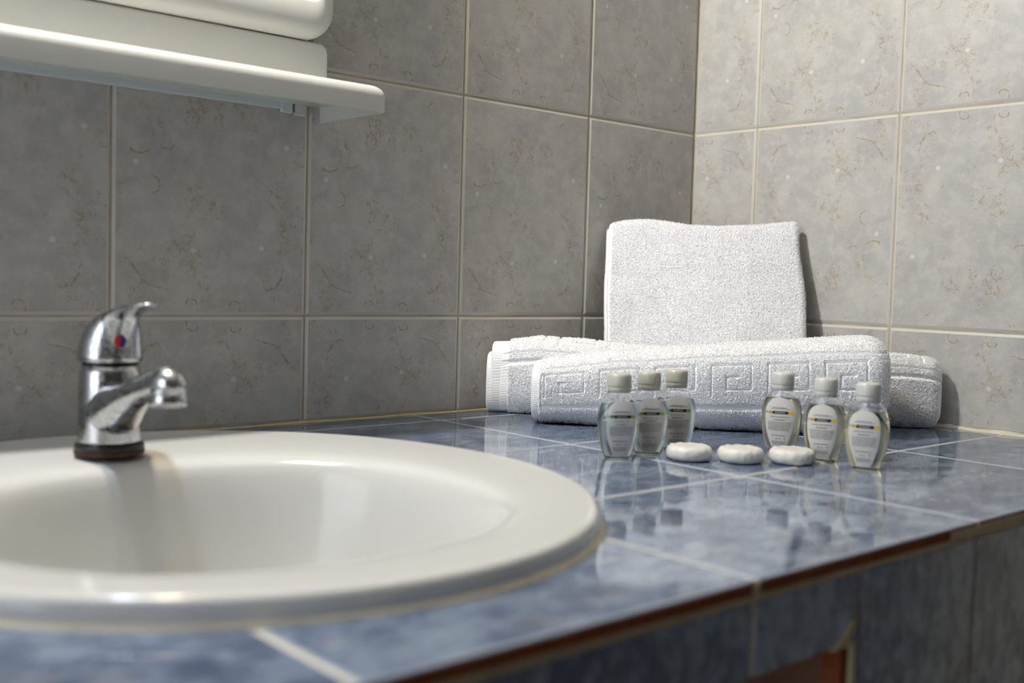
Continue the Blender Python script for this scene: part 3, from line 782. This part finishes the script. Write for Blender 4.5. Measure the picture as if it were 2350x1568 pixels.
Hb2 = lambda s: np.full(np.shape(s), 0.0815); Db2 = lambda s: np.full(np.shape(s), 0.0425)
sweep('inner_fold', back_towel, -0.0535, 0.02, 60, 260, Db2, Hb2, 2.8, offc_b, None, (0.003, 0.002), (0.10, 0), 29, rough=0, mat=M_HEM, wav=0.0009, zb=0.0006)
Hb3 = lambda s: np.full(np.shape(s), 0.0700); Db3 = lambda s: np.full(np.shape(s), 0.0390)
sweep('inner_fold', back_towel, -0.0590, 0.02, 60, 240, Db3, Hb3, 2.8, offc_b, None, (0.003, 0.002), (0.10, 0), 31, rough=0, mat=M_HEM, wav=0.0009, zb=0.0006)
# -- folded towel leaning upright across the corner
up_towel = empty('folded_towel', (0, 0, 0)); tag(up_towel, 'plain folded white towel standing upright against the corner of the walls', 'towel', 'white terry towels in the corner')
def mk_up(name, s0, s1, H0, dof, D0, seed, pile, hem, rough=0.0004, mat=None, ends=(0.0035, 0.007)):
    Hu = lambda s: H0 + np.interp(s, [0.068, 0.085, 0.115, 0.165, 0.205, 0.26, 0.30, 0.31], [-0.004, 0.0, 0.0015, -0.0035, -0.0040, -0.001, 0.0035, 0.003])
    Du = lambda s: np.full(np.shape(s), D0)
    def oc(S, z): return np.interp(z, [0, 0.08, 0.16, 0.235], [-0.1800, -0.2060, -0.2330, -0.2540]) + dof + 0.0025 * np.sin(S * 30 + 1) * (z / 0.23)
    def sk(S, z): return (0.19 - S) * np.interp(z, [0, 0.1, 0.235], [0.0, 0.0, 0.03]) + 0.0100 * (1 - z / 0.235) + 0.0016 * np.sin(z * 55) * np.clip((S - 0.2) / 0.1, -0.4, 1)
    return sweep(name, up_towel, s0, s1, 300 if pile else 120, 420 if pile else 200, Du, Hu, 5.0, oc, None, ends, hem, seed, rough, 0.0016, skew=sk, pile=pile, pile_from=-0.01, pile_to=0.235, mat=mat, pile_len=0.0016)
mk_up('front_fold', 0.0665, 0.3080, 0.2300, 0.0, 0.013, 41, 190000, (0.0045, 0))
mk_up('rear_fold', 0.0625, 0.3040, 0.2255, -0.0085, 0.0075, 43, 0, (0.4, 0), 0, M_HEM, (0.0025, 0.003))

# ------------------------------------------------------------------ small bottles
BZ = [0.0, 0.0006, 0.0018, 0.0045, 0.0086, 0.0140, 0.0196, 0.0250, 0.0307, 0.0355, 0.0390, 0.0420, 0.0445, 0.0475, 0.0500, 0.0522, 0.0540, 0.0555, 0.0565, 0.0572, 0.0585]
BW = [0.0100, 0.0114, 0.0122, 0.0134, 0.0150, 0.0162, 0.0172, 0.0180, 0.01845, 0.0184, 0.0181, 0.0177, 0.0171, 0.0162, 0.0151, 0.0139, 0.0126, 0.0112, 0.0100, 0.0094, 0.0092]
BD = [0.0062, 0.0074, 0.0080, 0.0085, 0.0091, 0.0097, 0.0103, 0.0108, 0.0112, 0.0113, 0.0113, 0.0112, 0.0110, 0.0107, 0.0104, 0.0101, 0.0098, 0.0095, 0.0093, 0.0092, 0.0092]
NE = 2.45
def half_w(z): return float(np.interp(z, BZ, BW))
def half_d(z): return float(np.interp(z, BZ, BD))
def sect(z, w, d, n=56):
    e = NE if z < 0.05 else NE + (2.0 - NE) * min(1, (z - 0.05) / 0.006)
    P = []
    for k in range(n):
        a = 2 * math.pi * k / n; c, s = math.cos(a), math.sin(a)
        P.append((w * math.copysign(abs(c) ** (2 / e), c), d * math.copysign(abs(s) ** (2 / e), s), z))
    return P
def front_y(x, z):
    w, d = half_w(z), half_d(z); e = NE if z < 0.05 else NE + (2.0 - NE) * min(1, (z - 0.05) / 0.006)
    return -d * max(0.0, 1 - abs(x / w) ** e) ** (1 / e)
LZ = [0.0022, 0.0086, 0.0141, 0.0196, 0.0250, 0.0335, 0.0390, 0.0417, 0.0450, 0.0475, 0.0490, 0.0500, 0.0506]
LW = [0.0060, 0.0086, 0.0104, 0.0118, 0.0127, 0.0131, 0.0128, 0.0122, 0.0108, 0.0088, 0.0066, 0.0042, 0.0012]
def surf(x, z, lift): return (x, front_y(x, z) - lift, z)
def patch(name, x0f, x1f, zs, mat, parent, lift, nx=14):
    V = []; F = []
    for z in zs:
        a, b = x0f(z), x1f(z)
        for k in range(nx + 1): V.append(surf(a + (b - a) * k / nx, z, lift))
    for i in range(len(zs) - 1):
        for k in range(nx):
            p = i * (nx + 1) + k; F.append((p, p + 1, p + nx + 2, p + nx + 1))
    return mesh_obj(name, V, F, mat, parent, True)
def text_patch(name, body, size, cx, zc, mat, parent, lift, sx=1.0):
    cu = bpy.data.curves.new('t', 'FONT'); cu.body = body; cu.size = size; cu.align_x = 'CENTER'; cu.align_y = 'CENTER'; cu.resolution_u = 3
    to = bpy.data.objects.new('t', cu); COL.objects.link(to)
    bpy.context.view_layer.update()
    me = bpy.data.meshes.new_from_object(to.evaluated_get(bpy.context.evaluated_depsgraph_get()))
    bpy.data.objects.remove(to, do_unlink=True)
    V = [surf(cx + v.co.x * sx, zc + v.co.y, lift) for v in me.vertices]; F = [tuple(p.vertices) for p in me.polygons]
    bpy.data.meshes.remove(me)
    return mesh_obj(name, V, F, mat, parent)
def dashes(name, rows, mat, parent, lift, seed, hgt=0.00042):
    """rows of tiny print too small to read: (z, x0, x1)"""
    r = random.Random(seed); V = []; F = []
    for z, x0, x1 in rows:
        x = x0
        while x < x1 - 0.0004:
            L = r.uniform(0.0007, 0.0022); e = min(x + L, x1)
            n = 2
            b0 = len(V)
            for k in range(n + 1):
                xx = x + (e - x) * k / n
                V.append(surf(xx, z - hgt / 2, lift)); V.append(surf(xx, z + hgt / 2, lift))
            for k in range(n): F.append((b0 + 2 * k, b0 + 2 * k + 2, b0 + 2 * k + 3, b0 + 2 * k + 1))
            x = e + r.uniform(0.0003, 0.0005)
    return mesh_obj(name, V, F, mat, parent)
def make_bottle(kind):
    green = kind == 'green'
    root = empty('toiletry_bottle', (0, 0, 0))
    # clear shell: outer and inner skin
    O = [sect(z, w, d) for z, w, d in zip(BZ, BW, BD)]
    t = 0.0009
    I = [sect(max(z, 0.0016), max(w - t, 0.002), max(d - t, 0.002)) for z, w, d in zip(BZ[1:], BW[1:], BD[1:])]
    rings('body', O + I[::-1], M_CLEAR, root, True, True)
    fill = 0.0500 if not green else 0.0475
    zs = [z for z in BZ[2:] if z < fill - 0.0015] + [fill - 0.0008, fill]
    t2 = 0.0006
    Lq = [sect(0.0013, half_w(0.0018) - 0.0020, half_d(0.0018) - 0.0020)] + [sect(z, half_w(z) - t2, half_d(z) - t2) for z in zs]
    rings('liquid', Lq, M_LIQ_G if green else M_LIQ_Y, root, True, True)
    cm = M_CAP_G if green else M_CAP_W
    lathe('cap', [(0.0088, 0.0570), (0.0094, 0.0570), (0.00985, 0.0576), (0.0100, 0.0602), (0.0101, 0.0611), (0.0099, 0.0614), (0.0102, 0.0618), (0.0104, 0.0640), (0.0103, 0.0690), (0.0101, 0.0712), (0.0096, 0.0727), (0.0086, 0.0734), (0.0060, 0.0736), (0.0020, 0.0735)], cm, root, 44)
    zl = list(np.linspace(LZ[0], LZ[-1], 44))
    lw = lambda z: float(np.interp(z, LZ, LW))
    lab = patch('label', lambda z: -lw(z), lambda z: lw(z), zl, M_LABEL, root, 0.00012, 18)
    L2, L3 = 0.00020, 0.00027
    acc = M_GREEN if green else M_YELLOW
    zb0, zb1 = 0.0354, 0.0381
    # logo: H, accent A, black bar, accent block
    text_patch('print_letter', 'H', 0.0036, -0.0111, (zb0 + zb1) / 2, M_INK, lab, L2)
    text_patch('print_letter', 'A', 0.0036, -0.0084, (zb0 + zb1) / 2, M_INK, lab, L3)
    patch('print_block', lambda z: -0.0098 + (z - zb0) * 0.30, lambda z: -0.0058, list(np.linspace(zb0, zb1, 4)), acc, lab, L2, 4)
    patch('print_bar', lambda z: -0.0068 + (z - zb0) * 0.2, lambda z: 0.0080, list(np.linspace(zb0, zb1, 4)), M_INK, lab, 0.00024, 12)
    patch('print_block', lambda z: 0.0080, lambda z: 0.0120, list(np.linspace(zb0, zb1, 4)), acc, lab, L2, 4)
    dashes('print_bar_lettering', [((zb0 + zb1) / 2 + 0.00035, -0.0040, 0.0048), ((zb0 + zb1) / 2 - 0.00035, -0.0040, 0.0048)], M_INKWHITE, lab, 0.00032, 3, 0.00045)
    dashes('print_small_line', [(0.0412, -0.0060, 0.0060), (0.0403, -0.0082, 0.0086)], M_INKGREY, lab, L2, 5, 0.0005)
    text_patch('print_words', 'SHOWER GEL' if green else 'HAIR SHAMPOO', 0.0023, 0.0, 0.0325, M_INKGREY, lab, L2, 1.0)
    dashes('print_second_line', [(0.0302, -0.0048, 0.0052), (0.0297, -0.0048, 0.0050)], M_INKGREY, lab, L2, 8, 0.0004)
    dashes('print_paragraph', [(0.0278 - 0.00095 * k, -0.0104 + 0.0001 * k, 0.0108 - 0.0002 * k - (0.006 if (k == 8 and green) else 0)) for k in range(9)], M_INKPALE, lab, L2, 11, 0.00050)
    dashes('print_small_line', [(0.0153, -0.0066, 0.0064)], M_INKGREY, lab, L2, 15, 0.0006)
    text_patch('print_volume', '30 ml', 0.0022, -0.0010, 0.0122, M_INKGREY, lab, L2, 1.0)
    text_patch('print_volume', '%', 0.0028, 0.0052, 0.0126, M_INKGREY, lab, L2, 1.0)
    dashes('print_footer', [(0.0097 - 0.0009 * k, -0.0066 + 0.0004 * k, 0.0064 - 0.0004 * k) for k in range(4)], M_INKPALE, lab, L2, 19, 0.0005)
    return root
def copy_tree(o, parent=None):
    c = o.copy(); COL.objects.link(c)
    if parent is not None: c.parent = parent
    for ch in [x for x in bpy.data.objects if x.parent == o and x.name in kids]: copy_tree(ch, c)
    return c
spots = {'green': [(-0.4862, -0.3270, 15, 'shower gel bottle with green stripe, nearest the washbasin of the three green ones'),
                   (-0.4446, -0.3245, 13, 'shower gel bottle with green stripe, the middle one of three green ones'),
                   (-0.4022, -0.3207, 10, 'shower gel bottle with green stripe, behind the leftmost round soap')],
         'yellow': [(-0.3241, -0.3828, -10, 'pale yellow shampoo bottle behind the rightmost round soap'),
                    (-0.3379, -0.4373, -12, 'pale yellow shampoo bottle, the middle one of three yellow ones'),
                    (-0.3445, -0.4828, -12, 'pale yellow shampoo bottle, rightmost and nearest of all the bottles')]}
for kind, lst in spots.items():
    before = set(bpy.data.objects.keys())
    proto = make_bottle(kind)
    kids = set(bpy.data.objects.keys()) - before
    todo = [proto] + [copy_tree(proto) for _ in lst[1:]]
    for o, (x, y, yaw, lab) in zip(todo, lst):
        face = math.atan2(CAM.y - y, CAM.x - x) + math.pi / 2
        o.location = (x, y, 0.0003); o.rotation_euler = (0, 0, face + math.radians(yaw))
        tag(o, lab, 'bottle', 'green shower gel bottles' if kind == 'green' else 'yellow shampoo bottles')

# ------------------------------------------------------------------ wrapped round soaps
def soap(x, y, rot, seed, label):
    r = random.Random(seed); n = 120; R = []
    ph = [r.uniform(0, 6.28) for _ in range(6)]
    prof = [(0.35, 0.0002), (0.80, 0.0003), (0.93, 0.0014), (0.985, 0.0036), (1.0, 0.0060), (0.985, 0.0086), (0.94, 0.0106), (0.86, 0.0119), (0.74, 0.0126), (0.55, 0.0127), (0.35, 0.0124), (0.15, 0.0122)]
    for i, (q, z) in enumerate(prof):
        ring = []
        for k in range(n):
            a = 2 * math.pi * k / n
            fold = 0.006 * math.sin(17 * a + ph[0] + 2.2 * math.sin(3 * a + ph[1])) + 0.006 * math.sin(31 * a + ph[2] + z * 400) + 0.004 * math.sin(53 * a + ph[3])
            rr_ = 0.0200 * q * (1 + fold * (1 if 2 <= i <= 8 else 0.5)); zz = z
            if i >= 7: zz = z + 0.0005 * math.sin(9 * a + q * 14 + ph[3]) + 0.0003 * math.sin(23 * a - q * 20 + ph[4])
            elif i >= 2: zz = z + 0.0003 * math.sin(13 * a + ph[5])
            ring.append((rr_ * math.cos(a), rr_ * math.sin(a), max(zz, 0.0001)))
        R.append(ring)
    o = rings('wrapped_soap', R, M_WRAP, None, True, True, True, None, (x, y, 0.0002))
    o.rotation_euler = (0, 0, rot)
    tag(o, label, 'soap', 'round wrapped soaps')
soap(-0.4397, -0.3691, 0.4, 1, 'small round white wrapped soap at the left, before the green bottles')
soap(-0.4093, -0.4012, 1.9, 2, 'small round white wrapped soap, the middle one of three')
soap(-0.3750, -0.4303, 3.3, 3, 'small round white wrapped soap at the right, before the yellow bottles')
